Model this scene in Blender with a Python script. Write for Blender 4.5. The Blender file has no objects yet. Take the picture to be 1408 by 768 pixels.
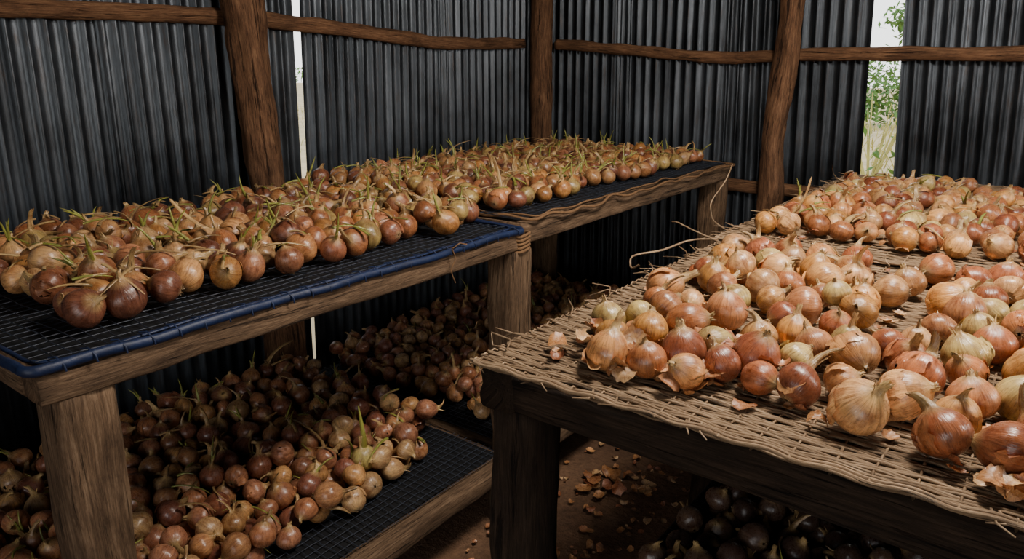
import bpy, math, numpy as np
from mathutils import Vector, noise as mnoise
RS=np.random.RandomState
C=bpy.context.scene.collection
def lin(c):
    return tuple((x/255/12.92 if x/255<=0.04045 else ((x/255+0.055)/1.055)**2.4) for x in c)
# ---------------------------------------------------------------- materials
def newmat(name):
    m=bpy.data.materials.new(name); m.use_nodes=True
    nt=m.node_tree; b=nt.nodes['Principled BSDF']
    return m,nt,b
def ramp(nt,stops):
    r=nt.nodes.new('ShaderNodeValToRGB'); e=r.color_ramp.elements
    while len(e)<len(stops): e.new(0.5)
    for i,(p,c) in enumerate(stops):
        e[i].position=p; e[i].color=(*c,1) if len(c)==3 else c
    return r
def mixc(nt,a,b,fac,mode='MIX'):
    m=nt.nodes.new('ShaderNodeMix'); m.data_type='RGBA'; m.blend_type=mode
    L=nt.links.new
    for s,i in ((fac,0),(a,6),(b,7)):
        if hasattr(s,'is_linked'): L(s,m.inputs[i])
        elif isinstance(s,(int,float)): m.inputs[i].default_value=s
        else: m.inputs[i].default_value=(*s,1)
    return m.outputs[2]
def bump(nt,b,h,strength,dist=0.01):
    bp=nt.nodes.new('ShaderNodeBump'); bp.inputs['Strength'].default_value=strength; bp.inputs['Distance'].default_value=dist
    nt.links.new(h,bp.inputs['Height']); nt.links.new(bp.outputs[0],b.inputs['Normal'])
def attr(nt,name):
    a=nt.nodes.new('ShaderNodeAttribute'); a.attribute_name=name; return a
def mapping(nt,src,scale,loc=(0,0,0)):
    m=nt.nodes.new('ShaderNodeMapping'); m.inputs['Scale'].default_value=scale; m.inputs['Location'].default_value=loc
    nt.links.new(src,m.inputs[0]); return m.outputs[0]
def noi(nt,vec,scale,detail=4,rough=.55,dist=0.):
    n=nt.nodes.new('ShaderNodeTexNoise'); n.inputs['Scale'].default_value=scale; n.inputs['Detail'].default_value=detail; n.inputs['Roughness'].default_value=rough
    n.inputs['Distortion'].default_value=dist
    nt.links.new(vec,n.inputs['Vector']); return n.outputs['Fac']

def onion_material():
    m,nt,b=newmat('onion_skin'); L=nt.links.new
    t=attr(nt,'tint'); l=attr(nt,'loc')
    sep=nt.nodes.new('ShaderNodeSeparateXYZ'); L(l.outputs['Vector'],sep.inputs[0])
    flat=nt.nodes.new('ShaderNodeCombineXYZ'); L(sep.outputs[0],flat.inputs[0]); L(sep.outputs[1],flat.inputs[1])
    nm=nt.nodes.new('ShaderNodeVectorMath'); nm.operation='NORMALIZE'; L(flat.outputs[0],nm.inputs[0])
    z=nt.nodes.new('ShaderNodeMath'); z.operation='MULTIPLY_ADD'; z.inputs[1].default_value=.12; L(sep.outputs[2],z.inputs[0])
    rz=nt.nodes.new('ShaderNodeMath'); rz.operation='MULTIPLY'; rz.inputs[1].default_value=37.; L(t.outputs['Alpha'],rz.inputs[0]); L(rz.outputs[0],z.inputs[2])
    cz=nt.nodes.new('ShaderNodeCombineXYZ'); L(z.outputs[0],cz.inputs[2])
    add=nt.nodes.new('ShaderNodeVectorMath'); L(nm.outputs[0],add.inputs[0]); L(cz.outputs[0],add.inputs[1])
    s1=noi(nt,add.outputs[0],4.5,4,.65); s2=noi(nt,add.outputs[0],17,2,.6)
    add2=nt.nodes.new('ShaderNodeVectorMath'); L(l.outputs['Vector'],add2.inputs[0]); L(cz.outputs[0],add2.inputs[1])
    s3=noi(nt,add2.outputs[0],1.5,5,.65); s4=noi(nt,add2.outputs[0],5,5,.7,.6)
    r1=ramp(nt,[(.3,(.68,.6,.54)),(.5,(.97,.95,.93)),(.72,(1.3,1.27,1.18))]); L(s1,r1.inputs[0])
    r2=ramp(nt,[(.36,(.45,.37,.3)),(.47,(1,1,1))]); L(s2,r2.inputs[0])
    r3=ramp(nt,[(.35,(.58,.44,.38)),(.5,(1,1,1)),(.7,(1.25,1.27,1.1))]); L(s3,r3.inputs[0])
    r4=ramp(nt,[(.32,(.42,.34,.3)),(.43,(1,1,1)),(.6,(1,1,1)),(.7,(1.2,1.2,1.15))]); L(s4,r4.inputs[0])
    c=mixc(nt,t.outputs['Color'],r1.outputs[0],1.0,'MULTIPLY')
    c=mixc(nt,c,r2.outputs[0],.65,'MULTIPLY'); c=mixc(nt,c,r3.outputs[0],.85,'MULTIPLY'); c=mixc(nt,c,r4.outputs[0],.65,'MULTIPLY')
    L(c,b.inputs['Base Color'])
    rr=ramp(nt,[(.3,(.48,)*3),(.6,(.22,)*3)]); L(s4,rr.inputs[0]); L(rr.outputs[0],b.inputs['Roughness'])
    b.inputs['Specular IOR Level'].default_value=.7
    bump(nt,b,s2,.4,.0018)
    return m
def wood_material(name,dark,mid,light,rough=.8,fine=1.):
    m,nt,b=newmat(name); L=nt.links.new
    l=attr(nt,'loc')
    n1=noi(nt,mapping(nt,l.outputs['Vector'],(11,230*fine,230*fine)),1,6,.8,.2)
    n2=noi(nt,mapping(nt,l.outputs['Vector'],(6,20,20)),1,6,.75,.4)
    n3=noi(nt,mapping(nt,l.outputs['Vector'],(4.5,95*fine,95*fine)),1,5,.72,.3)
    r=ramp(nt,[(.3,dark),(.5,mid),(.72,light)]); L(n1,r.inputs[0])
    r2=ramp(nt,[(.3,(.32,.29,.27)),(.6,(1.12,1.1,1.08))]); L(n2,r2.inputs[0])
    r3=ramp(nt,[(.37,(.10,.08,.06)),(.42,(1,1,1))]); L(n3,r3.inputs[0])
    c=mixc(nt,r.outputs[0],r2.outputs[0],.9,'MULTIPLY'); c=mixc(nt,c,r3.outputs[0],.85,'MULTIPLY')
    L(c,b.inputs['Base Color']); b.inputs['Roughness'].default_value=rough; b.inputs['Specular IOR Level'].default_value=.3
    mx=nt.nodes.new('ShaderNodeMath'); L(n1,mx.inputs[0]); L(r3.outputs[0],mx.inputs[1])
    bump(nt,b,mx.outputs[0],.75,.005)
    return m
def metal_material():
    m,nt,b=newmat('corrugated_iron'); L=nt.links.new
    tc=nt.nodes.new('ShaderNodeTexCoord'); P=tc.outputs['Object']
    v=mapping(nt,P,(22,22,.8)); n1=noi(nt,v,1,6,.65); n2=noi(nt,P,2.2,6,.65); n3=noi(nt,mapping(nt,P,(50,50,7)),1,6,.8)
    r=ramp(nt,[(.25,lin((50,53,58))),(.5,lin((84,89,95))),(.75,lin((126,132,140)))]); L(n1,r.inputs[0])
    r2=ramp(nt,[(.35,(.38,.38,.38)),(.65,(1.15,1.15,1.15))]); L(n2,r2.inputs[0])
    c=mixc(nt,r.outputs[0],r2.outputs[0],.9,'MULTIPLY')
    mask=ramp(nt,[(.54,(0,0,0)),(.67,(1,1,1))]); L(n3,mask.inputs[0])
    mk2=nt.nodes.new('ShaderNodeMath'); mk2.operation='MULTIPLY'; L(mask.outputs[0],mk2.inputs[0]); mk2.inputs[1].default_value=.5
    c=mixc(nt,c,lin((78,64,54)),mk2.outputs[0])
    L(c,b.inputs['Base Color']); b.inputs['Metallic'].default_value=.85
    rr=ramp(nt,[(.3,(.30,)*3),(.7,(.52,)*3)]); L(n2,rr.inputs[0]); L(rr.outputs[0],b.inputs['Roughness'])
    bump(nt,b,n3,.25,.003)
    return m
def simple(name,c,rough=.7,nscale=20,var=.35,bs=.3,metal=0):
    m,nt,b=newmat(name); L=nt.links.new
    tc=nt.nodes.new('ShaderNodeTexCoord'); n=noi(nt,tc.outputs['Object'],nscale,5,.6)
    r=ramp(nt,[(.3,tuple(x*(1-var) for x in c)),(.7,tuple(min(1,x*(1+var)) for x in c))]); L(n,r.inputs[0])
    L(r.outputs[0],b.inputs['Base Color']); b.inputs['Roughness'].default_value=rough; b.inputs['Metallic'].default_value=metal
    bump(nt,b,n,bs,.01); return m
def floor_material():
    m,nt,b=newmat('earth_floor'); L=nt.links.new
    tc=nt.nodes.new('ShaderNodeTexCoord'); P=tc.outputs['Object']
    n=noi(nt,P,3,6,.65); n2=noi(nt,P,45,4,.7)
    r=ramp(nt,[(.3,lin((92,66,48))),(.7,lin((144,108,80)))]); L(n,r.inputs[0])
    r2=ramp(nt,[(.3,(.5,.5,.5)),(.65,(1.1,1.1,1.1))]); L(n2,r2.inputs[0])
    L(mixc(nt,r.outputs[0],r2.outputs[0],.8,'MULTIPLY'),b.inputs['Base Color']); b.inputs['Roughness'].default_value=.9
    mx=nt.nodes.new('ShaderNodeMath'); L(n,mx.inputs[0]); L(n2,mx.inputs[1]); bump(nt,b,mx.outputs[0],.6,.02); return m
M_ON=onion_material(); M_METAL=metal_material()
M_WOOD=wood_material('weathered_timber',lin((62,46,34)),lin((116,92,70)),lin((158,132,106)))
M_BARK=wood_material('pole_wood',lin((60,40,28)),lin((120,86,62)),lin((164,126,94)),fine=.6)
M_RAIL=wood_material('split_rail_wood',lin((60,38,26)),lin((128,92,66)),lin((168,130,96)))
M_REED=wood_material('reed',lin((92,74,56)),lin((164,136,106)),lin((208,180,146)),.55)
M_NET=simple('black_net',lin((50,55,66)),.45)
M_TARP=simple('dark_tarp',lin((13,14,18)),.75,30)  # dark sheet under nets; also added to keep light off lower shelves
M_BACK=simple('old_sacking',lin((58,46,36)),.9,60)
M_BLUE=simple('blue_tarp_binding',lin((24,38,72)),.5,25)
M_ROPE=simple('rope',lin((120,88,58)),.9,80)
M_FLOOR=floor_material()
# ---------------------------------------------------------------- mesh builder
class B:
    def __init__(s): s.V=[];s.F=[];s.L=[];s.M=[];s.n=0;s.T=[]
    def add(s,V,F,Lc=None,mat=0,tint=None):
        V=np.asarray(V,float); F=np.asarray(F,int)
        s.V.append(V); s.F.append(F+s.n); s.n+=len(V)
        s.L.append(V if Lc is None else np.asarray(Lc,float)); s.M.append(np.full(len(F),mat,int))
        if tint is not None: s.T.append(tint)
    def make(s,name,mats,parent=None,smooth=True,sharp=None):
        V=np.concatenate(s.V);F=np.concatenate(s.F);Lc=np.concatenate(s.L);Mi=np.concatenate(s.M)
        me=bpy.data.meshes.new(name)
        me.vertices.add(len(V)); me.vertices.foreach_set('co',V.astype(np.float32).ravel())
        me.loops.add(F.size); me.loops.foreach_set('vertex_index',F.astype(np.int32).ravel())
        me.polygons.add(len(F)); me.polygons.foreach_set('loop_start',(np.arange(len(F))*4).astype(np.int32))
        me.polygons.foreach_set('material_index',Mi.astype(np.int32))
        me.update(calc_edges=True)
        me.polygons.foreach_set('use_smooth',np.full(len(F),smooth))
        a=me.attributes.new('loc','FLOAT_VECTOR','POINT'); a.data.foreach_set('vector',Lc.astype(np.float32).ravel())
        if s.T:
            T=np.concatenate(s.T); a=me.attributes.new('tint','FLOAT_COLOR','POINT'); a.data.foreach_set('color',T.astype(np.float32).ravel())
        for m in mats: me.materials.append(m)
        me.validate()
        o=bpy.data.objects.new(name,me); C.objects.link(o)
        if parent: o.parent=parent
        return o
def empty(name):
    e=bpy.data.objects.new(name,None); e.empty_display_size=.1; C.objects.link(e); return e
def tube(P,R,k=6,cap=False,flat=1.0,seed=None):
    P=np.asarray(P,float); n=len(P); R=np.broadcast_to(np.asarray(R,float),(n,))
    T=np.gradient(P,axis=0); T/=np.linalg.norm(T,axis=1)[:,None]+1e-9
    ref=np.array([0,0,1.]) if abs(T[n//2][2])<.8 else np.array([1.,0,0])
    A=np.cross(T,ref); A/=np.linalg.norm(A,axis=1)[:,None]+1e-9; Bn=np.cross(A,T)
    ph=np.arange(k)*2*np.pi/k
    V=P[:,None]+R[:,None,None]*(np.cos(ph)[None,:,None]*A[:,None]+flat*np.sin(ph)[None,:,None]*Bn[:,None])
    s=np.r_[0,np.cumsum(np.linalg.norm(np.diff(P,axis=0),axis=1))]
    off=(RS(seed).rand(3)*9 if seed is not None else np.zeros(3))
    Lc=np.stack([np.repeat(s[:,None],k,1)+off[0],R[:,None]*np.cos(ph)+off[1],R[:,None]*np.sin(ph)+off[2]],-1)
    i=np.arange(n-1)[:,None]*k; j=np.arange(k)[None]; j2=(j+1)%k
    F=np.stack([i+j,i+j2,i+k+j2,i+k+j],-1).reshape(-1,4)
    V=V.reshape(-1,3);Lc=Lc.reshape(-1,3)
    if cap:
        ex=[P[0],P[-1]]; b=len(V); V=np.vstack([V,ex]); Lc=np.vstack([Lc,Lc[0:1],Lc[-1:]])
        fs=[]
        for q in range(0,k,2):
            fs.append([b,(q+2)%k,(q+1)%k,q]); o=(n-1)*k
            fs.append([b+1,o+q,o+(q+1)%k,o+(q+2)%k])
        F=np.vstack([F,fs])
    return V,F,Lc
def pole(P,R,seed,k=28,seg=110,rough=.08):
    P=np.asarray(P,float); t=np.linspace(0,len(P)-1,seg)
    Q=np.stack([np.interp(t,np.arange(len(P)),P[:,c]) for c in range(3)],1)
    Rr=np.interp(t,np.arange(len(P)),np.broadcast_to(R,(len(P),)))
    for _ in range(12): Q[1:-1]=(Q[:-2]+2*Q[1:-1]+Q[2:])/4
    V,F,Lc=tube(Q,Rr,k,cap=True,seed=seed)
    for i in range(seg*k):
        c=Q[i//k]; d=V[i]-c
        a=mnoise.noise(Vector((Lc[i][0]*4,Lc[i][1]*14,Lc[i][2]*14)))*rough*1.8+mnoise.noise(Vector((Lc[i][0]*12,Lc[i][1]*60,Lc[i][2]*60)))*rough*1.1
        V[i]=c+d*(1+a)
    return V,F,Lc
def beam(p0,p1,w,h,seed,rough=.004,step=.03,bev=.005):
    p0=np.array(p0,float);p1=np.array(p1,float); Ln=np.linalg.norm(p1-p0); T=(p1-p0)/Ln
    ref=np.array([0,0,1.]) if abs(T[2])<.8 else np.array([0,1.,0])
    A=np.cross(T,ref);A/=np.linalg.norm(A);Bn=np.cross(A,T)
    n=max(3,int(Ln/step)+1); s=np.linspace(0,Ln,n)
    a,b=w/2,h/2; q=bev
    prof=[(-a+q,-b),(-a/3,-b),(a/3,-b),(a-q,-b),(a,-b+q),(a,-b/3),(a,b/3),(a,b-q),(a-q,b),(a/3,b),(-a/3,b),(-a+q,b),(-a,b-q),(-a,b/3),(-a,-b/3),(-a,-b+q)]
    k=len(prof); off=RS(seed).rand(3)*9
    V=[];Lc=[]
    for si in s:
        for u,v in prof:
            l=Vector((si*4+off[0],u*25+off[1],v*25+off[2]))
            d=mnoise.noise(l)*rough*1.5+mnoise.noise(l*3)*rough
            d2=mnoise.noise(l+Vector((31,7,3)))*rough*1.5
            V.append(p0+T*si+A*(u+np.sign(u)*d)+Bn*(v+np.sign(v)*d2)); Lc.append((si+off[0],u+off[1],v+off[2]))
    i=np.arange(n-1)[:,None]*k;j=np.arange(k)[None];j2=(j+1)%k
    F=np.stack([i+j,i+j2,i+k+j2,i+k+j],-1).reshape(-1,4).tolist()
    def cap(o,c,rev):
        bidx=len(V); V.append(c); Lc.append(Lc[o])
        for q2 in range(0,k,2):
            f=[bidx,o+(q2+2)%k,o+(q2+1)%k,o+q2]
            F.append(f[::-1] if rev else f)
    cap(0,p0,False);cap((n-1)*k,p1,True)
    return V,F,Lc
# ---------------------------------------------------------------- room shell
PITCH=.060
def sheet(bld,axis,wall,u0b,u1b,u0t,u1t,z1,seed,off=0.,amp=.0095):
    w=max(u1b-u0b,u1t-u0t); nw=max(1,round(w/PITCH)); nu=nw*10+1; nv=9
    u=np.linspace(0,1,nu);v=np.linspace(0,1,nv)
    U,Vv=np.meshgrid(u,v)
    X=(u0b+(u1b-u0b)*U)*(1-Vv)+(u0t+(u1t-u0t)*U)*Vv
    cc=np.cos(U*nw*2*np.pi)
    D=amp*(cc+.25*np.cos(2*U*nw*2*np.pi))+off+.006*np.sin(Vv*5+seed)*np.cos(U*3+seed*2)
    Z=Vv*z1+.0
    if axis=='x': P=np.stack([wall+D,X,Z],-1)
    else: P=np.stack([X,wall-D,Z],-1)
    i=np.arange(nv-1)[:,None]*nu;j=np.arange(nu-1)[None]
    F=np.stack([i+j,i+j+1,i+nu+j+1,i+nu+j],-1).reshape(-1,4)
    bld.add(P.reshape(-1,3),F)
XW,YW,XR,YF,H=-2.65,3.78,2.4,-2.4,2.7
def wallrun(bld,axis,wall,a_b,a_t,b_b,b_t,seed):
    w=abs(b_b-a_b); n=max(1,round(w/.78)); rng=RS(seed)
    eb=np.linspace(a_b,b_b,n+1); et=np.linspace(a_t,b_t,n+1)
    for i in range(n):
        j=rng.uniform(-.018,.018) if i else 0
        sb=-.045 if i else 0
        sheet(bld,axis,wall,eb[i]+sb-j,eb[i+1]+(.03 if i<n-1 else 0),et[i]+sb+j,et[i+1]+(.03 if i<n-1 else 0),H,seed+i,off=(i%2)*.010)
b=B(); wallrun(b,'x',XW,YF,YF,1.955,2.02,1); wallrun(b,'x',XW,1.97,2.085,YW+.02,YW+.02,5); b.make('wall_left',[M_METAL])
b=B(); wallrun(b,'y',YW,XW-.02,XW-.02,-.715,-.840,11); wallrun(b,'y',YW,-.545,-.738,XR,XR,17); b.make('wall_back',[M_METAL])
b=B(); wallrun(b,'x',XR,YF,YF,YW,YW,21); b.make('wall_right',[M_METAL])
b=B(); wallrun(b,'y',YF,XW,XW,-.5,-.5,31); wallrun(b,'y',YF,1.3,1.3,XR,XR,37); b.make('wall_front',[M_METAL])
b=B(); gx=np.linspace(XW-.05,XR+.05,70);gy=np.linspace(YF-.05,YW+.05,80);GX,GY=np.meshgrid(gx,gy)
GZ=np.array([mnoise.noise(Vector((x*2,y*2,0)))*.006+mnoise.noise(Vector((x*9,y*9,3)))*.002 for x,y in zip(GX.ravel(),GY.ravel())])
i=np.arange(79)[:,None]*70;j=np.arange(69)[None]
b.add(np.stack([GX.ravel(),GY.ravel(),GZ],-1),np.stack([i+j,i+j+1,i+71+j,i+70+j],-1).reshape(-1,4)); b.make('floor',[M_FLOOR])
b=B(); nu=int((YW-YF+.6)/.076)*8;u=np.linspace(YF-.3,YW+.3,nu)
V=np.concatenate([np.stack([np.full(nu,x),u,np.full(nu,z)+.01*np.cos(u/.076*2*np.pi)],-1) for x,z in((XW-.3,H-.02),(XR+.3,H-.02))])
jj=np.arange(nu-1); b.add(V,np.stack([jj,jj+1,nu+jj+1,nu+jj],-1)); b.make('ceiling',[M_METAL])
def single(name,parts,mats):
    b=B()
    for p in parts: b.add(*p)
    return b.make(name,mats)
single('timber_post',[pole([(-2.545,1.76,0),(-2.545,1.75,1.06),(-2.55,1.735,1.4),(-2.545,1.71,1.8),(-2.54,1.70,H-.05)],[.085,.073,.072,.078,.075],1,rough=.11)],[M_BARK])
single('timber_post',[pole([(-2.55,3.68,0),(-2.55,3.68,1),(-2.555,3.685,1.6),(-2.56,3.68,H-.05)],[.07,.066,.064,.06],2)],[M_BARK])
single('timber_post',[pole([(-1.14,3.685,0),(-1.145,3.685,.9),(-1.165,3.685,1.2),(-1.14,3.685,1.5),(-1.13,3.685,1.9),(-1.14,3.685,H-.05)],[.062,.06,.054,.058,.053,.053],3,rough=.12)],[M_BARK])
single('timber_post',[pole([(1.3,3.685,0),(1.3,3.685,1.2),(1.32,3.685,H-.05)],[.06,.055,.05],4)],[M_BARK])
def rail(ax,P,h,seed):
    P=np.array(P,float);n=130;t=np.linspace(0,len(P)-1,n)
    Q=np.stack([np.interp(t,np.arange(len(P)),P[:,c]) for c in range(3)],1)
    for _ in range(10): Q[1:-1]=(Q[:-2]+2*Q[1:-1]+Q[2:])/4
    hh=np.array([h*(1+.25*mnoise.noise(Vector((x*.12,seed,0)))) for x in range(n)])
    V,F,Lc=tube(Q,hh/2,14,cap=True,flat=1,seed=seed)
    for i in range(n*14):
        c=Q[i//14];d=V[i]-c; d[ax]*=.55
        V[i]=c+d*(1+.25*mnoise.noise(Vector((Lc[i][0]*7,Lc[i][1]*30,Lc[i][2]*30))))
    b=B();b.add(V,F,Lc);b.make('wall_rail',[M_RAIL])
rail(0,[(-2.622,-2.2,1.74),(-2.622,.3,1.735),(-2.622,.95,1.72),(-2.622,1.64,1.727),(-2.622,1.86,1.722),(-2.622,2.3,1.70),(-2.622,2.83,1.66),(-2.622,3.2,1.663),(-2.622,3.6,1.672)],.062,1)
rail(1,[(-2.5,3.75,1.668),(-2.3,3.75,1.655),(-2.07,3.75,1.635),(-1.8,3.75,1.612),(-1.6,3.75,1.593),(-1.28,3.75,1.588),(-1.09,3.75,1.603),(-.7,3.75,1.6),(-.2,3.75,1.597),(1,3.75,1.6),(2.3,3.75,1.6)],.06,2)
rail(1,[(-2.5,3.75,.95),(-1.8,3.75,.955),(-1.2,3.75,.945),(0,3.75,.96),(2.3,3.75,.95)],.064,3)
rail(0,[(-2.622,-2.2,.8),(-2.622,1,.8),(-2.622,3.6,.82)],.06,4)

# ---------------------------------------------------------------- racks
def net(bld,x0,x1,y0,y1,z,sp,r,seed,sag=.006,mat=0):
    rng=RS(seed)
    def zf(x,y): return z+sag*np.array([mnoise.noise(Vector((a*5,c*5,seed))) for a,c in zip(x,y)])
    for x in np.arange(x0,x1,sp):
        y=np.linspace(y0,y1,24); xx=x+rng.normal(0,.0018,24)
        bld.add(*tube(np.stack([xx,y,zf(xx,y)+.002],1),r,4),mat=mat)
    for y in np.arange(y0,y1,sp):
        x=np.linspace(x0,x1,24); yy=y+rng.normal(0,.0018,24)
        bld.add(*tube(np.stack([x,yy,zf(x,yy)+.003],1),r,4),mat=mat)
def tarp(bld,x0,x1,y0,y1,z,seed,amp=.004,mat=0):
    nx,ny=30,36; X,Y=np.meshgrid(np.linspace(x0,x1,nx),np.linspace(y0,y1,ny))
    Z=z+np.array([mnoise.noise(Vector((a*6,c*6,seed)))*amp for a,c in zip(X.ravel(),Y.ravel())])
    i=np.arange(ny-1)[:,None]*nx;j=np.arange(nx-1)[None]
    bld.add(np.stack([X.ravel(),Y.ravel(),Z],-1),np.stack([i+j,i+j+1,i+nx+j+1,i+nx+j],-1).reshape(-1,4),mat=mat)
def frame(e,x0,x1,y0,y1,ztop,h,seed,bw=.07,name='frame'):
    b=B(); z=ztop-h/2
    b.add(*beam((x1-bw/2,y0,z),(x1-bw/2,y1,z),bw,h,seed)); b.add(*beam((x0+bw/2,y0,z),(x0+bw/2,y1,z),bw,h,seed+1))
    b.add(*beam((x0+bw,y0+bw/2,z),(x1-bw,y0+bw/2,z),bw,h*.95,seed+2)); b.add(*beam((x0+bw,y1-bw/2,z),(x1-bw,y1-bw/2,z),bw,h*.95,seed+3))
    n=max(2,int((y1-y0)/.28))
    for q in range(1,n): 
        y=y0+(y1-y0)*q/n; b.add(*beam((x0+bw,y,z),(x1-bw,y,z),.05,h*.6,seed+4+q))
    b.make(name,[M_WOOD],e)
def legs(e,pts,w,z1,seed):
    for q,(x,y) in enumerate(pts):
        b=B(); b.add(*beam((x,y,0),(x+.004,y,z1),w,w*.95,seed+q,rough=.007,step=.02,bev=.010)); b.make('leg_%d'%(q+1),[M_WOOD],e)
XB,XF_=-2.455,-1.31; ZT=1.05
r1=empty('drying_rack')
frame(r1,XB,XF_,.42,1.80,ZT,.056,10,name='top_frame')
legs(r1,[(XF_-.06,.49),(XF_-.055,1.80),(XB+.07,.49)],.105,ZT-.057,40)
frame(r1,XB,XF_,.36,1.77,.28,.06,60,name='shelf_frame')
b=B(); tarp(b,XB+.01,XF_-.03,.44,1.79,ZT+.006,3,mat=0); net(b,XB+.01,XF_-.02,.43,1.79,ZT+.013,.030,.0013,4,sag=.008,mat=1)
b.make('net_sheet',[M_TARP,M_NET],r1)
b=B(); tarp(b,XB+.02,XF_-.06,.40,1.74,.286,5); net(b,XB+.02,XF_-.04,.38,1.75,.292,.027,.0013,6,mat=1,sag=.005)
b.make('shelf_net',[M_TARP,M_NET],r1)
def loopP(x0,x1,y0,y1,z,rr=.04,seed=0,wob=.004):
    pts=[]
    for cx,cy,a0 in((x1-rr,y0+rr,-90),(x1-rr,y1-rr,0),(x0+rr,y1-rr,90),(x0+rr,y0+rr,180)):
        for a in np.linspace(a0,a0+90,7): pts.append((cx+rr*math.cos(math.radians(a)),cy+rr*math.sin(math.radians(a)),z))
    pts.append(pts[0]); pts=np.array(pts); out=[]
    for a,c in zip(pts[:-1],pts[1:]):
        n=max(1,int(np.linalg.norm(c-a)/.03))
        for q in range(n): out.append(a+(c-a)*q/n)
    out.append(pts[-1]); out=np.array(out)
    for q in range(len(out)):
        v=Vector((out[q][0]*7,out[q][1]*7,seed)); out[q][2]+=wob*mnoise.noise(v); out[q][0]+=wob*1.2*mnoise.noise(v+Vector((9,9,9)))
    return out
b=B(); P=loopP(XB,XF_+.004,.405,1.80,ZT+.010,rr=.02,wob=.008); b.add(*tube(P,.0085,10,flat=1.2))
P2=loopP(XB+.02,XF_-.016,.425,1.78,ZT+.016,seed=3,wob=.008); b.add(*tube(P2,.005,8,flat=.6))
rng=RS(77)
for q in range(26):
    y=.45+q*.052; b.add(*tube([(XF_-.02,y,ZT+.021),(XF_-.004,y+.006,ZT+.024),(XF_+.013,y+.01,ZT+.012),(XF_+.012,y+.012,ZT+.0)],.0018,5))
b.make('blue_binding',[M_BLUE],r1)
r2=empty('drying_rack')
frame(r2,XB,XF_-.01,1.82,3.58,ZT+.02,.062,80,name='top_frame')
legs(r2,[(XF_-.065,3.50),(XB+.07,3.50)],.11,ZT-.045,95)
frame(r2,XB,XF_,1.79,3.45,.27,.06,100,name='shelf_frame')
b=B(); tarp(b,XB+.01,XF_-.05,1.84,3.56,ZT+.026,7); net(b,XB+.01,XF_-.03,1.83,3.57,ZT+.032,.030,.0012,8,mat=1,sag=.004); b.make('net_sheet',[M_TARP,M_NET],r2)
b=B(); tarp(b,XB+.02,XF_-.05,1.82,3.42,.276,9); net(b,XB+.02,XF_-.03,1.81,3.43,.282,.027,.0013,12,mat=1,sag=.004); b.make('shelf_net',[M_TARP,M_NET],r2)
b=B(); b.add(*tube(loopP(XB,XF_+.008,1.835,3.585,ZT+.032,wob=.02,seed=5),.005,8)); b.add(*tube(loopP(XB,XF_-.02,1.86,3.57,ZT+.036,wob=.02,seed=8),.0035,6)); b.make('rope_edge',[M_ROPE],r2)
b=B()
for q in range(5):
    z=ZT-.055+q*.012; a=np.linspace(0,2*np.pi,17)
    P=np.stack([XF_-.035+.045*np.sign(np.cos(a))*np.abs(np.cos(a))**.4,1.8+.03*np.sign(np.sin(a))*np.abs(np.sin(a))**.4,np.full(17,z)+.004*np.sin(a*2)],1); b.add(*tube(P,.005,6))
def strand(p0,pts,r=.0018): 
    P=np.array([p0]+[tuple(np.array(p0)+np.array(d)) for d in pts]); t=np.linspace(0,len(P)-1,24)
    Q=np.stack([np.interp(t,np.arange(len(P)),P[:,c]) for c in range(3)],1)
    for _ in range(2): Q[1:-1]=(Q[:-2]+2*Q[1:-1]+Q[2:])/4
    return tube(Q,r,5)
b.add(*strand((XF_+.014,1.45,ZT+.02),[(.004,.01,-.03),(.002,-.01,-.06),(.0,.01,-.1)]))
b.add(*strand((XF_+.016,1.45,ZT+.02),[(.0,.03,.01),(.0,.06,.0)]))
b.make('rope_lashing',[M_ROPE],r1)
XL,XE=-.77,1.15
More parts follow.
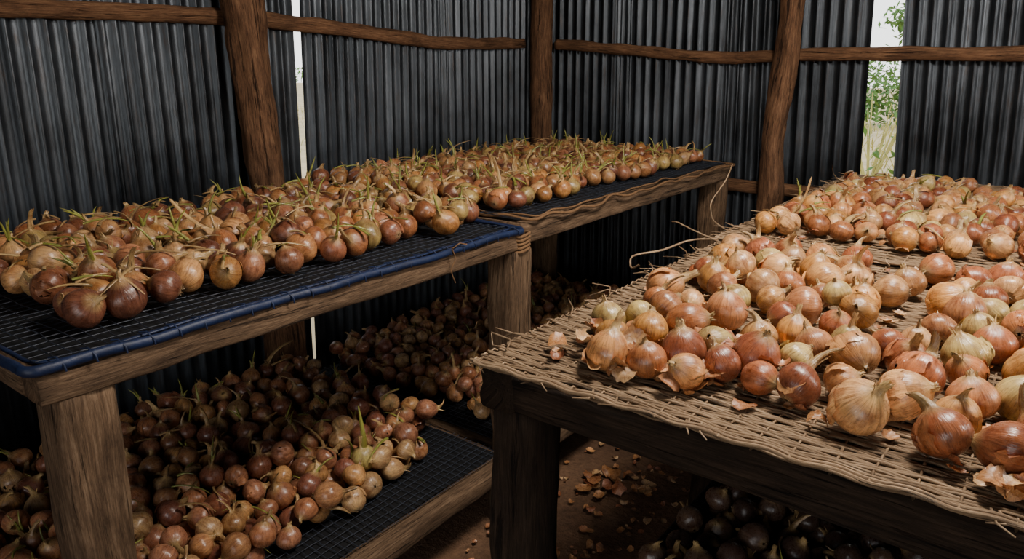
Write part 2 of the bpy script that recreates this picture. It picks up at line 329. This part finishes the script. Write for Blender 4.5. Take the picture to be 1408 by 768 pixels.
def reedmat(x0,x1,y0,y1,z,seed,pitch=.0064):
    b=B(); rng=RS(seed); wsp=.05; nW=int((x1-x0)/wsp); n=nW*4
    y=y0;i=0
    while y<y1:
        xa=x0+rng.uniform(-.012,.008);xb=x1+rng.uniform(-.01,.02)
        segs=[(xa,xb)] if rng.rand()<.5 else [(xa,xa+(xb-xa)*(c:=rng.uniform(.2,.8))),(xa+(xb-xa)*c+.004,xb)]
        ph=(i//2%2)*np.pi; sl=rng.normal(0,.0004)
        for (sa,sb) in segs:
            x=np.linspace(sa,sb,max(6,int(n*(sb-sa)/(xb-xa))))
            zz=z+.0020*np.cos((x-x0)/wsp*np.pi+ph)+.004*np.array([mnoise.noise(Vector((q*3,y*3,seed))) for q in x])+rng.uniform(-.0006,.0008)
            yy=y+sl*(x-x0)+.0045*np.array([mnoise.noise(Vector((q*2.5,y*4,seed+5))) for q in x])+.0012*np.array([mnoise.noise(Vector((q*9,i*3.3,seed+5))) for q in x])
            b.add(*tube(np.stack([x,yy,zz],1),rng.uniform(.0026,.0038),5,flat=.8,seed=seed*999+i))
        y+=pitch*rng.uniform(.88,1.12); i+=1
    m=int((y1-y0)/pitch)
    for w in range(nW+1):
        x=x0+w*wsp+rng.normal(0,.002); y=np.linspace(y0-.004,y1+.004,m)
        k=(y-y0)/pitch/2
        zz=z+.0008-.0038*np.cos(k*np.pi+w*np.pi)+.004*np.array([mnoise.noise(Vector((x*3,q*3,seed))) for q in y])
        xx=x+.005*np.array([mnoise.noise(Vector((w*3,q*6,seed))) for q in y])
        b.add(*tube(np.stack([xx,y,zz],1),.0019,4,seed=seed+w))
    for yy0 in (y0-.001,y0+.008):
        x=np.linspace(x0,x1,160); b.add(*tube(np.stack([x,np.full(160,yy0)+.003*np.sin(x*70),z+.003+.002*np.cos(x*70)+.004*np.array([mnoise.noise(Vector((q*3,y0*3,seed))) for q in x])],1),.0034,6,seed=3))
    for q in range(22):
        y=rng.uniform(y0,y1); l=rng.uniform(.01,.06); dz=rng.uniform(-.02,.015)
        b.add(*tube([(x0+.02,y,z+.003),(x0-l*.4,y+rng.uniform(-.01,.01),z+.004),(x0-l,y+rng.uniform(-.03,.03),z+dz)],[.002,.0018,.001],5,seed=q))
    for q in range(16):
        x=rng.uniform(x0,x1); l=rng.uniform(.004,.016)
        b.add(*tube([(x,y0+.02,z+.005),(x+.008,y0-l*.5,z+.003),(x+rng.uniform(-.02,.03),y0-l,z-rng.uniform(0,.008))],[.0018,.0015,.001],5,seed=q))
    return b
M_DARKW=wood_material('dark_timber',lin((28,21,16)),lin((56,43,33)),lin((84,66,51)))
r3=empty('drying_rack'); ZM=ZT-.004
tW=M_WOOD; M_WOOD=M_DARKW
frame(r3,XL+.005,XE,.925,2.03,ZT-.014,.072,120,name='top_frame')
legs(r3,[(XL+.06,.985),(XL+.06,1.97),(XE-.06,.985),(XE-.06,1.97)],.10,ZT-.087,140)
frame(r3,-.66,XE-.12,1.08,2.1,.40,.05,150,name='shelf_frame')
b=B(); tarp(b,-.65,XE-.13,1.1,2.09,.405,21); net(b,-.65,XE-.13,1.1,2.09,.41,.027,.0012,22,mat=1,sag=.004); b.make('shelf_net',[M_TARP,M_NET],r3)
b=B(); tarp(b,XL+.03,XE-.02,.93,2.02,ZM-.009,31,amp=.001); b.make('under_sheet',[M_BACK],r3)
reedmat(XL-.005,XE,.915,2.06,ZM,3).make('reed_mat',[M_REED],r3)
r4=empty('drying_rack')
frame(r4,XL+.005,XE,2.09,3.66,ZT-.004,.072,170,name='top_frame')
legs(r4,[(XL+.06,2.16),(XL+.06,3.58),(XE-.06,2.16),(XE-.06,3.58)],.10,ZT-.077,190)
b=B(); tarp(b,XL+.03,XE-.02,2.1,3.64,ZM+.004,32,amp=.001); b.make('under_sheet',[M_BACK],r4)
reedmat(XL-.015,XE,2.04,3.68,ZM+.014,7,pitch=.0075).make('reed_mat',[M_REED],r4)
M_WOOD=tW
b=B(); rng=RS(5)
b.add(*strand((-.77,2.05,1.06),[(-.05,-.12,.012),(-.08,-.22,-.005),(-.12,-.34,.0),(-.10,-.37,-.03),(-.07,-.38,-.01)],.003))
b.add(*strand((-.75,2.0,1.06),[(-.08,-.02,.03),(-.15,.03,.035),(-.2,.1,.02)],.0025))
b.add(*strand((-.78,2.12,1.07),[(-.06,.03,.02),(-.10,.1,.06),(-.09,.2,.12),(-.11,.3,.16)],.002))
for q in range(9):
    y=1+q*.2+rng.uniform(-.05,.05); x=XL+rng.uniform(.0,.03)
    b.add(*strand((x,y,1.058),[(-.02,.04,.004),(-.05,.09*rng.rand(),.02*rng.rand())],.0016))
b.make('dry_twigs',[M_REED],r4)

# ---------------------------------------------------------------- onions
def onion_variant(seed,seg=22,L=1.,bend=0.,green=0,flaps=1,roots=True,curl=1.,tips=0):
    rng=RS(seed); q=rng.uniform(.80,1.0)
    th=np.radians([5,14,27,42,58,74,90,104,118,131,143,152]); d=np.degrees(th)
    pk0=rng.uniform(.0,.14)
    r=np.sin(th); z=-np.cos(th)*q; z=z+np.where(d>100,((d-100)/52)**2*pk0,0)
    zt=z[-1]; pk=rng.uniform(-.03,.04)
    neck=[(.34+pk,.07),(.24+pk,.14),(.175,.22),(.14,.32),(.125,.44),(.14,.54),(.10,.60)]
    nz=[zt+(n[1] if n[1]<.15 else .14+(n[1]-.14)*L) for n in neck]
    r=np.r_[r,[n[0] for n in neck]]; z=np.r_[z,nz]; n=len(r)
    ph=np.arange(seg)*2*np.pi/seg
    Rg=r[:,None]*(1+.02*np.sin(3*ph+rng.rand()*6)+.012*np.sin(5*ph+rng.rand()*6)+.035*np.sin(2*ph+rng.rand()*6))[None]
    top=np.clip((z-zt-.08)/.15,0,1)[:,None]
    Rg=Rg*(1+top*.25*rng.normal(0,1,seg)[None]*.6)
    X=Rg*np.cos(ph)*(1+.25*top); Y=Rg*np.sin(ph)*(1-.35*top); Z=np.repeat(z[:,None],seg,1)
    Z[-1]+=rng.uniform(-.12,.14,seg); Z[-2]+=rng.uniform(-.04,.04,seg)
    lean=rng.uniform(-.08,.08,2); X=X+lean[0]*np.clip(Z+.3,0,None)**2; Y=Y+lean[1]*np.clip(Z+.3,0,None)**2
    lx,ly=lean*(np.clip(zt+.3,0,None)**2)
    e=np.clip(Z-zt-.06,0,None); ba=rng.rand()*6.28
    X=X+bend*np.cos(ba)*e**1.6; Y=Y+bend*np.sin(ba)*e**1.6; Z=Z-abs(bend)*.35*e**2
    V=np.stack([X,Y,Z],-1).reshape(-1,3)
    i=np.arange(n-1)[:,None]*seg;j=np.arange(seg)[None];j2=(j+1)%seg
    F=np.stack([i+j,i+j2,i+seg+j2,i+seg+j],-1).reshape(-1,4)
    zz=np.repeat(z,seg)
    wn=np.clip((zz-zt+.08)/.28,0,1); wr=np.clip((-zz-.90*q)/(.1*q),0,1); wg=np.zeros(len(V)); wf=np.zeros(len(V))
    Vs=[V];Fs=[F];W=[np.stack([wn,wg,wr,wf],1)];c=len(V)
    def addp(V2,F2,w):
        nonlocal c
        Vs.append(V2);Fs.append(np.asarray(F2)+c);W.append(np.tile(w,(len(V2),1)));c+=len(V2)
    for f in range(flaps):
        p0=rng.rand()*6.28; w=rng.uniform(.5,1.6); t0=rng.uniform(20,75); t1=t0+rng.uniform(35,80); nu,nv=9,7
        cu=rng.uniform(.05,.32)*curl; u=np.linspace(0,1,nu);v=np.linspace(0,1,nv);U,Vv=np.meshgrid(u,v)
        jag=rng.uniform(-6,6,(nv,nu)); T=np.radians(np.clip(t0+(t1-t0)*Vv+jag,6,149)); Pp=p0+w*U+np.radians(rng.uniform(-7,7,(nv,nu)))
        Rr=1.025+cu*np.clip(U-.4,0,1)**2*1.7+.04*rng.rand(nv,nu)*U
        S=np.stack([Rr*np.sin(T)*np.cos(Pp),Rr*np.sin(T)*np.sin(Pp),-Rr*np.cos(T)*q+np.where(np.degrees(T)>100,((np.degrees(T)-100)/52)**2*pk0,0)],-1).reshape(-1,3)
        i=np.arange(nv-1)[:,None]*nu;j=np.arange(nu-1)[None]
        addp(S,np.stack([i+j,i+j+1,i+nu+j+1,i+nu+j],-1).reshape(-1,4),[0,0,0,1.])
    for f in range(tips):
        a=rng.rand()*6.28; l=rng.uniform(.2,.55)*(.6+.4*L); t=np.linspace(0,1,5); o=rng.uniform(.1,.5)
        P=np.stack([lx+np.cos(a)*(.17+o*l*t**1.5),ly+np.sin(a)*(.17+o*l*t**1.5),zt+.1+l*t],1)
        V2,F2,_=tube(P,[.07,.065,.05,.03,.006],5,flat=.25); addp(V2,F2,[1.,0,0,0])
    for f in range(9 if roots else 0):
        a=rng.rand()*6.28; l=rng.uniform(.1,.26); s=rng.uniform(.05,.14)
        P=[(s*math.cos(a),s*math.sin(a),-q*.97),(s*1.6*math.cos(a),s*1.6*math.sin(a),-q-l*.35),(s*2.6*math.cos(a+.4),s*2.6*math.sin(a+.4),-q-l*.55)]
        V2,F2,_=tube(P,[.018,.014,.006],3); addp(V2,F2,[0,0,1.,0])
    for f in range(green):
        a=rng.rand()*6.28; l=rng.uniform(.8,2.5); ln=rng.uniform(.1,.7)
        t=np.linspace(0,1,7); P=np.stack([lx+np.cos(a)*(.04+ln*t**1.7*l*.6),ly+np.sin(a)*(.04+ln*t**1.7*l*.6),zt+.15+l*t*(1-.3*ln*t)],1)
        V2,F2,_=tube(P,np.array([.10,.115,.105,.09,.07,.045,.01])*rng.uniform(.8,1.15),6); addp(V2,F2,[0,1.,0,0])
    return np.concatenate(Vs),np.concatenate(Fs),np.concatenate(W)
VAR=[]
for s in range(18):
    rr=RS(s+50); VAR.append(onion_variant(s,L=rr.choice([.7,1.1,1.6,2.4]),bend=rr.uniform(0,.8),flaps=[0,1,0,2][s%4],tips=s%3))
VARR=[]
for s in range(20):
    rr=RS(s+150); VARR.append(onion_variant(s+300,seg=28,L=rr.choice([.5,.8,1.2,1.9]),bend=rr.uniform(0,.8),flaps=[0,1,2,1,2][s%5],curl=1.2,tips=[0,2,3][s%3]))
VARL=[onion_variant(100+s,L=3.4+s,bend=.35,flaps=1,tips=2) for s in range(4)]
VARG=[onion_variant(200+s,L=1.3,bend=.2,green=1+s%3,flaps=s%2,tips=2) for s in range(7)]
PAL_L=[(190,134,88),(172,112,74),(204,152,102),(152,96,70),(198,140,82),(180,122,90),(188,160,100),(136,86,66),(214,170,122)]
PAL_R=[(210,150,98),(190,122,78),(222,170,118),(172,104,70),(214,154,86),(198,136,94),(206,180,116),(158,92,64),(222,166,104)]
PAL_D=[(180,122,88),(162,104,80),(196,142,100),(148,94,76),(204,154,102),(174,120,92),(208,168,122)]
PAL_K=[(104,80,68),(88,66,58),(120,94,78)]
NECK=np.array(lin((206,172,120)));GREEN=np.array(lin((156,160,78)));ROOT=np.array(lin((170,142,108)));
def rotm(tilt,az,spin):
    ca,sa=math.cos(spin),math.sin(spin);R1=np.array([[ca,-sa,0],[sa,ca,0],[0,0,1]])
    ct,st=math.cos(tilt),math.sin(tilt);R2=np.array([[1,0,0],[0,ct,-st],[0,st,ct]])
    c,s=math.cos(az),math.sin(az);R3=np.array([[c,-s,0],[s,c,0],[0,0,1]])
    return R3@R2@R1
def place(rng,region,bx,z0,rmin,rmax,n1,n2,zlim,pack=.95):
    items=[];grid={};cs=.09
    def near(x,y):
        gx,gy=int(x//cs),int(y//cs)
        for a in(-1,0,1):
            for c in(-1,0,1):
                for it in grid.get((gx+a,gy+c),()): yield it
    def rest(x,y,r):
        z=r
        for (X,Y,Z,R_) in near(x,y):
            d2=(x-X)**2+(y-Y)**2; s=((r+R_)*pack)**2
            if d2<s: z=max(z,Z+math.sqrt(s-d2))
        return z
    def put(x,y,z,r):
        it=(x,y,z,r);items.append(it);grid.setdefault((int(x//cs),int(y//cs)),[]).append(it)
    for _ in range(n1):
        x=rng.uniform(bx[0],bx[1]);y=rng.uniform(bx[2],bx[3])
        if not region(x,y): continue
        r=rmin+(rmax-rmin)*rng.beta(2.2,2)
        if rest(x,y,r)<=r+1e-6: put(x,y,r,r)
    for _ in range(n2):
        x=rng.uniform(bx[0],bx[1]);y=rng.uniform(bx[2],bx[3]); r=rmin+(rmax-rmin)*rng.beta(2,2.8)
        best=None
        for k in range(10):
            xx=x+rng.uniform(-.03,.03);yy=y+rng.uniform(-.03,.03)
            if not region(xx,yy): continue
            z=rest(xx,yy,r)
            if best is None or z<best[2]: best=(xx,yy,z,r)
        if best and best[2]<best[3]+zlim: put(*best)
    return [(x,y,z+z0,r) for x,y,z,r in items]
def onion_add(b,v,pos,r,R,base,rnd):
    V,F,W=v; P=(V@R.T)*r+np.array(pos)
    base=np.array(base); col=np.tile(base,(len(V),1))
    for w,cc in((W[:,0],NECK*(.6+.55*rnd)),(W[:,1],GREEN*(.8+.4*rnd)),(W[:,2],ROOT)): col=col*(1-w[:,None])+cc*w[:,None]
    col=np.where(W[:,3:4]>.5,base*1.25+np.array([.04,.026,.01]),col)
    b.add(P,F,V,0,np.concatenate([col,np.full((len(V),1),rnd)],1))
def pile(items,pal,seed,pg=.05,pl=.06,stems=0,vs=None):
    vs=vs or VAR
    rng=RS(seed);b=B(); pal=[lin(c) for c in pal]
    for (x,y,z,r) in items:
        u=rng.rand(); v=VARG[rng.randint(len(VARG))] if u<pg else VARL[rng.randint(len(VARL))] if u<pg+pl else vs[rng.randint(len(vs))]
        up=rng.rand()<.62
        tilt=abs(rng.normal(0,.5)) if up else rng.uniform(.9,1.9)
        if u<pg: tilt=min(tilt,.7)
        R=rotm(tilt,rng.rand()*6.28,rng.rand()*6.28)
        ext=math.sqrt(math.sin(tilt)**2+(.9*math.cos(tilt))**2); z2=z-(1-ext)*r
        c=np.array(pal[rng.randint(len(pal))])*rng.uniform(.65,1.15)
        onion_add(b,v,(x,y,z2),r,R,c,rng.rand())
    for q in range(stems):
        x,y,z,r=items[rng.randint(len(items))]; a=rng.rand()*6.28; l=rng.uniform(.04,.12); k=rng.normal(0,.35)
        t=np.linspace(-.5,.5,9); P=np.stack([x+l*t*math.cos(a)-k*l*(t*t)*math.sin(a),y+l*t*math.sin(a)+k*l*t*t*math.cos(a),z+r*1.0+.004-.35*l*t*t+rng.normal(0,.2)*l*t],1)
        rad=np.interp(t,[-.5,-.2,.3,.5],[.0048,.004,.0026,.0008])*rng.uniform(.7,1.4)
        V2,F2,L2=tube(P,rad,6,flat=.5); c=(NECK*rng.uniform(.6,1.05) if rng.rand()<.6 else GREEN*rng.uniform(.7,1.2))
        b.add(V2,F2,L2*20,0,np.tile([*c,rng.rand()],(len(V2),1)))
    return b
def nz(x,y,s,seed): return mnoise.noise(Vector((x*s,y*s,seed)))
it=place(RS(1),lambda x,y:y>.57+.03*nz(x,y,6,1) and -2.24-.10*max(0,y-1.1)<x<-1.44+.03*nz(x,y,6,2),(-2.42,-1.40,.5,1.77),ZT+.018,.030,.042,12000,500,.030)
pile(it,PAL_L,11,pg=.17,pl=.08,stems=150).make('onion_pile',[M_ON])
it=place(RS(2),lambda x,y:-2.37<x<-1.44+.04*nz(x,y,5,2),(-2.42,-1.38,1.87,3.50),ZT+.038,.029,.039,14000,450,.022)
pile(it,PAL_L,12,pg=.2,pl=.08,stems=170).make('onion_pile',[M_ON])
it=place(RS(3),lambda x,y:x<-1.49+.05*nz(x,y,4,3)-(.10 if y>1.55 else 0)-max(0,(y-1.2))*.12,(-2.42,-1.38,.42,1.70),.298,.031,.042,11000,1700,.065)
pb=pile(it,PAL_D,13,pg=.13,pl=.07,stems=90)
vv=onion_variant(333,L=2.0,bend=0,green=0,flaps=0)
onion_add(pb,vv,(-1.56,1.32,.395),.041,rotm(.1,0,1),lin((190,172,106)),.4)
P=np.array([(-1.56,1.32,.43),(-1.56,1.322,.47),(-1.562,1.32,.51),(-1.566,1.315,.57)]);V2,F2,_=tube(P,[.012,.008,.006,.002],8)
pb.add(V2,F2,V2,0,np.tile([*GREEN*1.2,.3],(len(V2),1)))
pb.make('onion_pile',[M_ON])
it=place(RS(4),lambda x,y:x<-1.42+.04*nz(x,y,5,2),(-2.42,-1.36,1.92,3.38),.29,.028,.037,11000,900,.05)
pile(it,PAL_D,14,pg=.05).make('onion_pile',[M_ON])
def reg(x,y):
    n=.035*nz(x,y,5,7)
    if y<1.02+n: return False
    if x<-.655+n: return False
    if (x+.66)+(y-1.01)*.45<.07: return False
    if nz(x,y,5.5,9)>.32 : return False
    if abs((x+.20)-(y-1.63)*.15)<.05 and 1.35<y<1.9: return False
    if y>1.93+n: return False
    return True
it=place(RS(6),reg,(-.7,1.08,.98,1.97),ZM+.0065,.027,.042,6500,130,.034)
pile(it,PAL_R,16,pg=.0,pl=.04,vs=VARR).make('onion_pile',[M_ON])
it=place(RS(7),lambda x,y:x>-.69+.03*nz(x,y,5,2) and nz(x,y,4.5,4)<.33 and 2.17+.05*nz(x,y,4,1)<y<3.27+.05*nz(x,y,4,6),(-.72,1.08,2.1,3.4),ZM+.0205,.027,.038,12000,200,.028)
pile(it,PAL_R,17,pg=.04,pl=.06,stems=60,vs=VARR).make('onion_pile',[M_ON])
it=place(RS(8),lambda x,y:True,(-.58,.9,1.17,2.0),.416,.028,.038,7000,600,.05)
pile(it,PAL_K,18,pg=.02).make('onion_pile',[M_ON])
def flake(b,rng,x,y,z,s,pal,steep=.25):
    nu,nv=8,7;U,Vv=np.meshgrid(np.linspace(-1,1,nu),np.linspace(-1,1,nv)); U=U*(1-.3*Vv**2)+rng.uniform(-.14,.14,U.shape);Vv=Vv*(1-.3*U**2)+rng.uniform(-.14,.14,U.shape)
    k=rng.uniform(.5,1.6)
    X=np.sin(U*k)/k*s;Z=(1-np.cos(U*k))/k*s*(1 if rng.rand()<.5 else -1)+.25*s*Vv**2+rng.uniform(-.06,.06,U.shape)*s;Y=Vv*s*rng.uniform(.5,1)
    P=np.stack([X,Y,Z-Z.min()],-1).reshape(-1,3); R=rotm(rng.normal(0,steep),rng.rand()*6.28,rng.rand()*6.28)
    P=P@R.T; P[:,2]-=P[:,2].min(); P+=np.array((x,y,z))
    i=np.arange(nv-1)[:,None]*nu;j=np.arange(nu-1)[None]
    c=np.array(lin(pal[rng.randint(len(pal))]))*rng.uniform(.7,1.15)
    b.add(P,np.stack([i+j,i+j+1,i+nu+j+1,i+nu+j],-1).reshape(-1,4),np.stack([U.ravel(),Vv.ravel(),U.ravel()*.3],1),0,np.tile([*c,rng.rand()],(len(P),1)))
PF=[(206,152,104),(186,128,88),(196,140,92),(170,110,78),(216,176,130)]
b=B();rng=RS(9)
for q in range(420):
    x=rng.uniform(-.72,1.05);y=rng.uniform(.94,2.03)
    if y<1.0 and rng.rand()<.6: continue
    flake(b,rng,x,y,ZM+.007,rng.uniform(.005,.021),PF,.3)
for q in range(90):
    x=rng.normal(-.48,.10);y=rng.normal(1.10,.06); flake(b,rng,max(x,-.68),max(y,.98),ZM+.008+rng.uniform(0,.028),rng.uniform(.012,.028),PF,.5)
for q in range(18):
    x=rng.normal(.02,.04);y=rng.normal(.99,.015); flake(b,rng,x,y,ZM+.008+rng.uniform(0,.008),rng.uniform(.014,.026),PF,.4)
for q in range(240): flake(b,rng,rng.uniform(-.7,1.05),rng.uniform(2.1,3.3),ZM+.022+rng.uniform(0,.01),rng.uniform(.008,.02),PF,.4)
b.make('onion_skins',[M_ON])
b=B()
for q in range(520):
    x=rng.uniform(-1.4,-.6);y=rng.uniform(1.3,3.4); flake(b,rng,x,y,.008,rng.uniform(.005,.02),PF)
for q in range(18): flake(b,rng,rng.normal(-1.17,.06),rng.normal(2.2,.05),.008+rng.uniform(0,.012),rng.uniform(.018,.034),PF,.4)
b.make('onion_skins',[M_ON])

# ---------------------------------------------------------------- outside
M_GR=simple('dry_grass_ground',lin((196,168,120)),.95,1.5,.25,.3)
M_LEAF=simple('leaves',lin((84,116,44)),.7,6,.4,.1); M_STRAW=simple('dry_grass',lin((176,164,92)),.9,3,.3,.1)
rng=RS(30)
b=B(); g=60.; b.add([(-g,-g,-.03),(g,-g,-.03),(g,g,-.03),(-g,g,-.03)],[[0,1,2,3]])
for q in range(4200):
    if q%2: x=rng.uniform(-8,2);y=rng.uniform(8,22)
    else: x=rng.uniform(-24,-6);y=rng.uniform(2,20)
    h=rng.uniform(.06,.25);a=rng.normal(0,.08,2); w=.012
    b.add([(x-w,y,-.03),(x+w,y,-.03),(x+a[0]+.002,y+a[1],h),(x+a[0]-.002,y+a[1],h)],[[0,1,2,3]],mat=1)
b.make('ground',[M_GR,M_STRAW])
def leaves(b,rng,c,rad,n,s,mat=0):
    for q in range(n):
        p=np.array(c)+rng.normal(0,1,3)*np.array(rad); d=rng.normal(0,1,3);d/=np.linalg.norm(d);e=np.cross(d,rng.normal(0,1,3));e/=np.linalg.norm(e)
        b.add([p-d*s,p+e*s*.35,p+d*s,p-e*s*.35],[[0,1,2,3]],mat=mat)
b=B(); b.add(*pole([(-3.0,9.5,-.03),(-2.9,9.4,1.2),(-2.7,9.2,2.2),(-2.3,9.3,3.3)],[.09,.08,.06,.03],8,k=12,seg=30),mat=1)
for q in range(6):
    c=np.array((-2.2+.25*q,9.2,2.9-.12*q)); b.add(*tube([(-2.6,9.25,2.3+.12*q),c,c+(.35,.1,-.2)],[.03,.015,.005],6),mat=1)
leaves(b,rng,(-2.2,9.3,3.2),(.7,.5,.3),1000,.055); leaves(b,rng,(-1.64,9.3,2.04),(.08,.2,.09),260,.045); b.make('tree',[M_LEAF,M_BARK])
for (x,y,rx,rz,n) in((-2.3,12,.5,.22,70),(-6.5,22,1.6,.5,700),(-3.4,22,2.,.38,1500)):
    b=B(); leaves(b,rng,(x,y,rz*1.6),(rx,.5,rz),n,.05+.003*y)
    for q in range(14): a=rng.normal(0,.3); b.add(*tube([(x+a*.3,y,-.03),(x+a,y,.5),(x+a*1.6,y,.8+rng.rand()*.4)],[.016,.01,.004],5),mat=1)
    b.make('bush',[M_LEAF,M_STRAW])
b=B()
for q in range(14): leaves(b,rng,(-50+rng.uniform(-3,3),4+q*3.2,.5+rng.rand()*.4),(1.5,1.8,.4),100,.22)
for q in range(14): leaves(b,rng,(-26+q*3.,54+rng.uniform(-3,3),1.0+rng.rand()*.6),(1.8,1.5,.6),200,.22)
b.make('treeline',[M_LEAF])

# ---------------------------------------------------------------- light
w=bpy.data.worlds.new('World'); bpy.context.scene.world=w; w.use_nodes=True
nt=w.node_tree; bg=nt.nodes['Background']
tc=nt.nodes.new('ShaderNodeTexCoord'); sp=nt.nodes.new('ShaderNodeSeparateXYZ'); nt.links.new(tc.outputs['Generated'],sp.inputs[0])
rp=ramp(nt,[(0,(.97,.97,.94)),(.25,(.88,.93,.98)),(1,(.5,.66,.9))]); nt.links.new(sp.outputs[2],rp.inputs[0]); nt.links.new(rp.outputs[0],bg.inputs[0]); bg.inputs[1].default_value=2.8
def area(name,loc,target,sx,sy,power,col):
    l=bpy.data.lights.new(name,'AREA'); l.shape='RECTANGLE'; l.size=sx;l.size_y=sy;l.energy=power;l.color=col
    o=bpy.data.objects.new(name,l);C.objects.link(o);o.location=loc
    o.rotation_euler=(Vector(target)-Vector(loc)).to_track_quat('-Z','Y').to_euler(); return o
area('overhead_area_light',(-.1,1.55,2.62),(-.4,1.75,1.0),.45,.45,54,(1,.92,.82))  # unseen area lamp hung below the closed ceiling
area('side_area_light',(2.2,2.3,2.25),(-1.6,1.6,.9),.55,.55,34,(1,.94,.86))  # unseen area lamp inside the right wall, which has no window
area('rear_fill_light',(.3,-2.3,1.35),(-1.6,1.3,.3),1.3,1.5,11,(1,.95,.9))  # unseen fill lamp added behind the camera to lift the lower shelf
cam=bpy.data.cameras.new('camera'); co=bpy.data.objects.new('camera',cam);C.objects.link(co)
co.location=(0,0,1.55);co.rotation_euler=(math.radians(73.66),0,math.radians(36.95));cam.sensor_width=36;cam.lens=36*1003/1408;cam.clip_start=.02
bpy.context.scene.camera=co
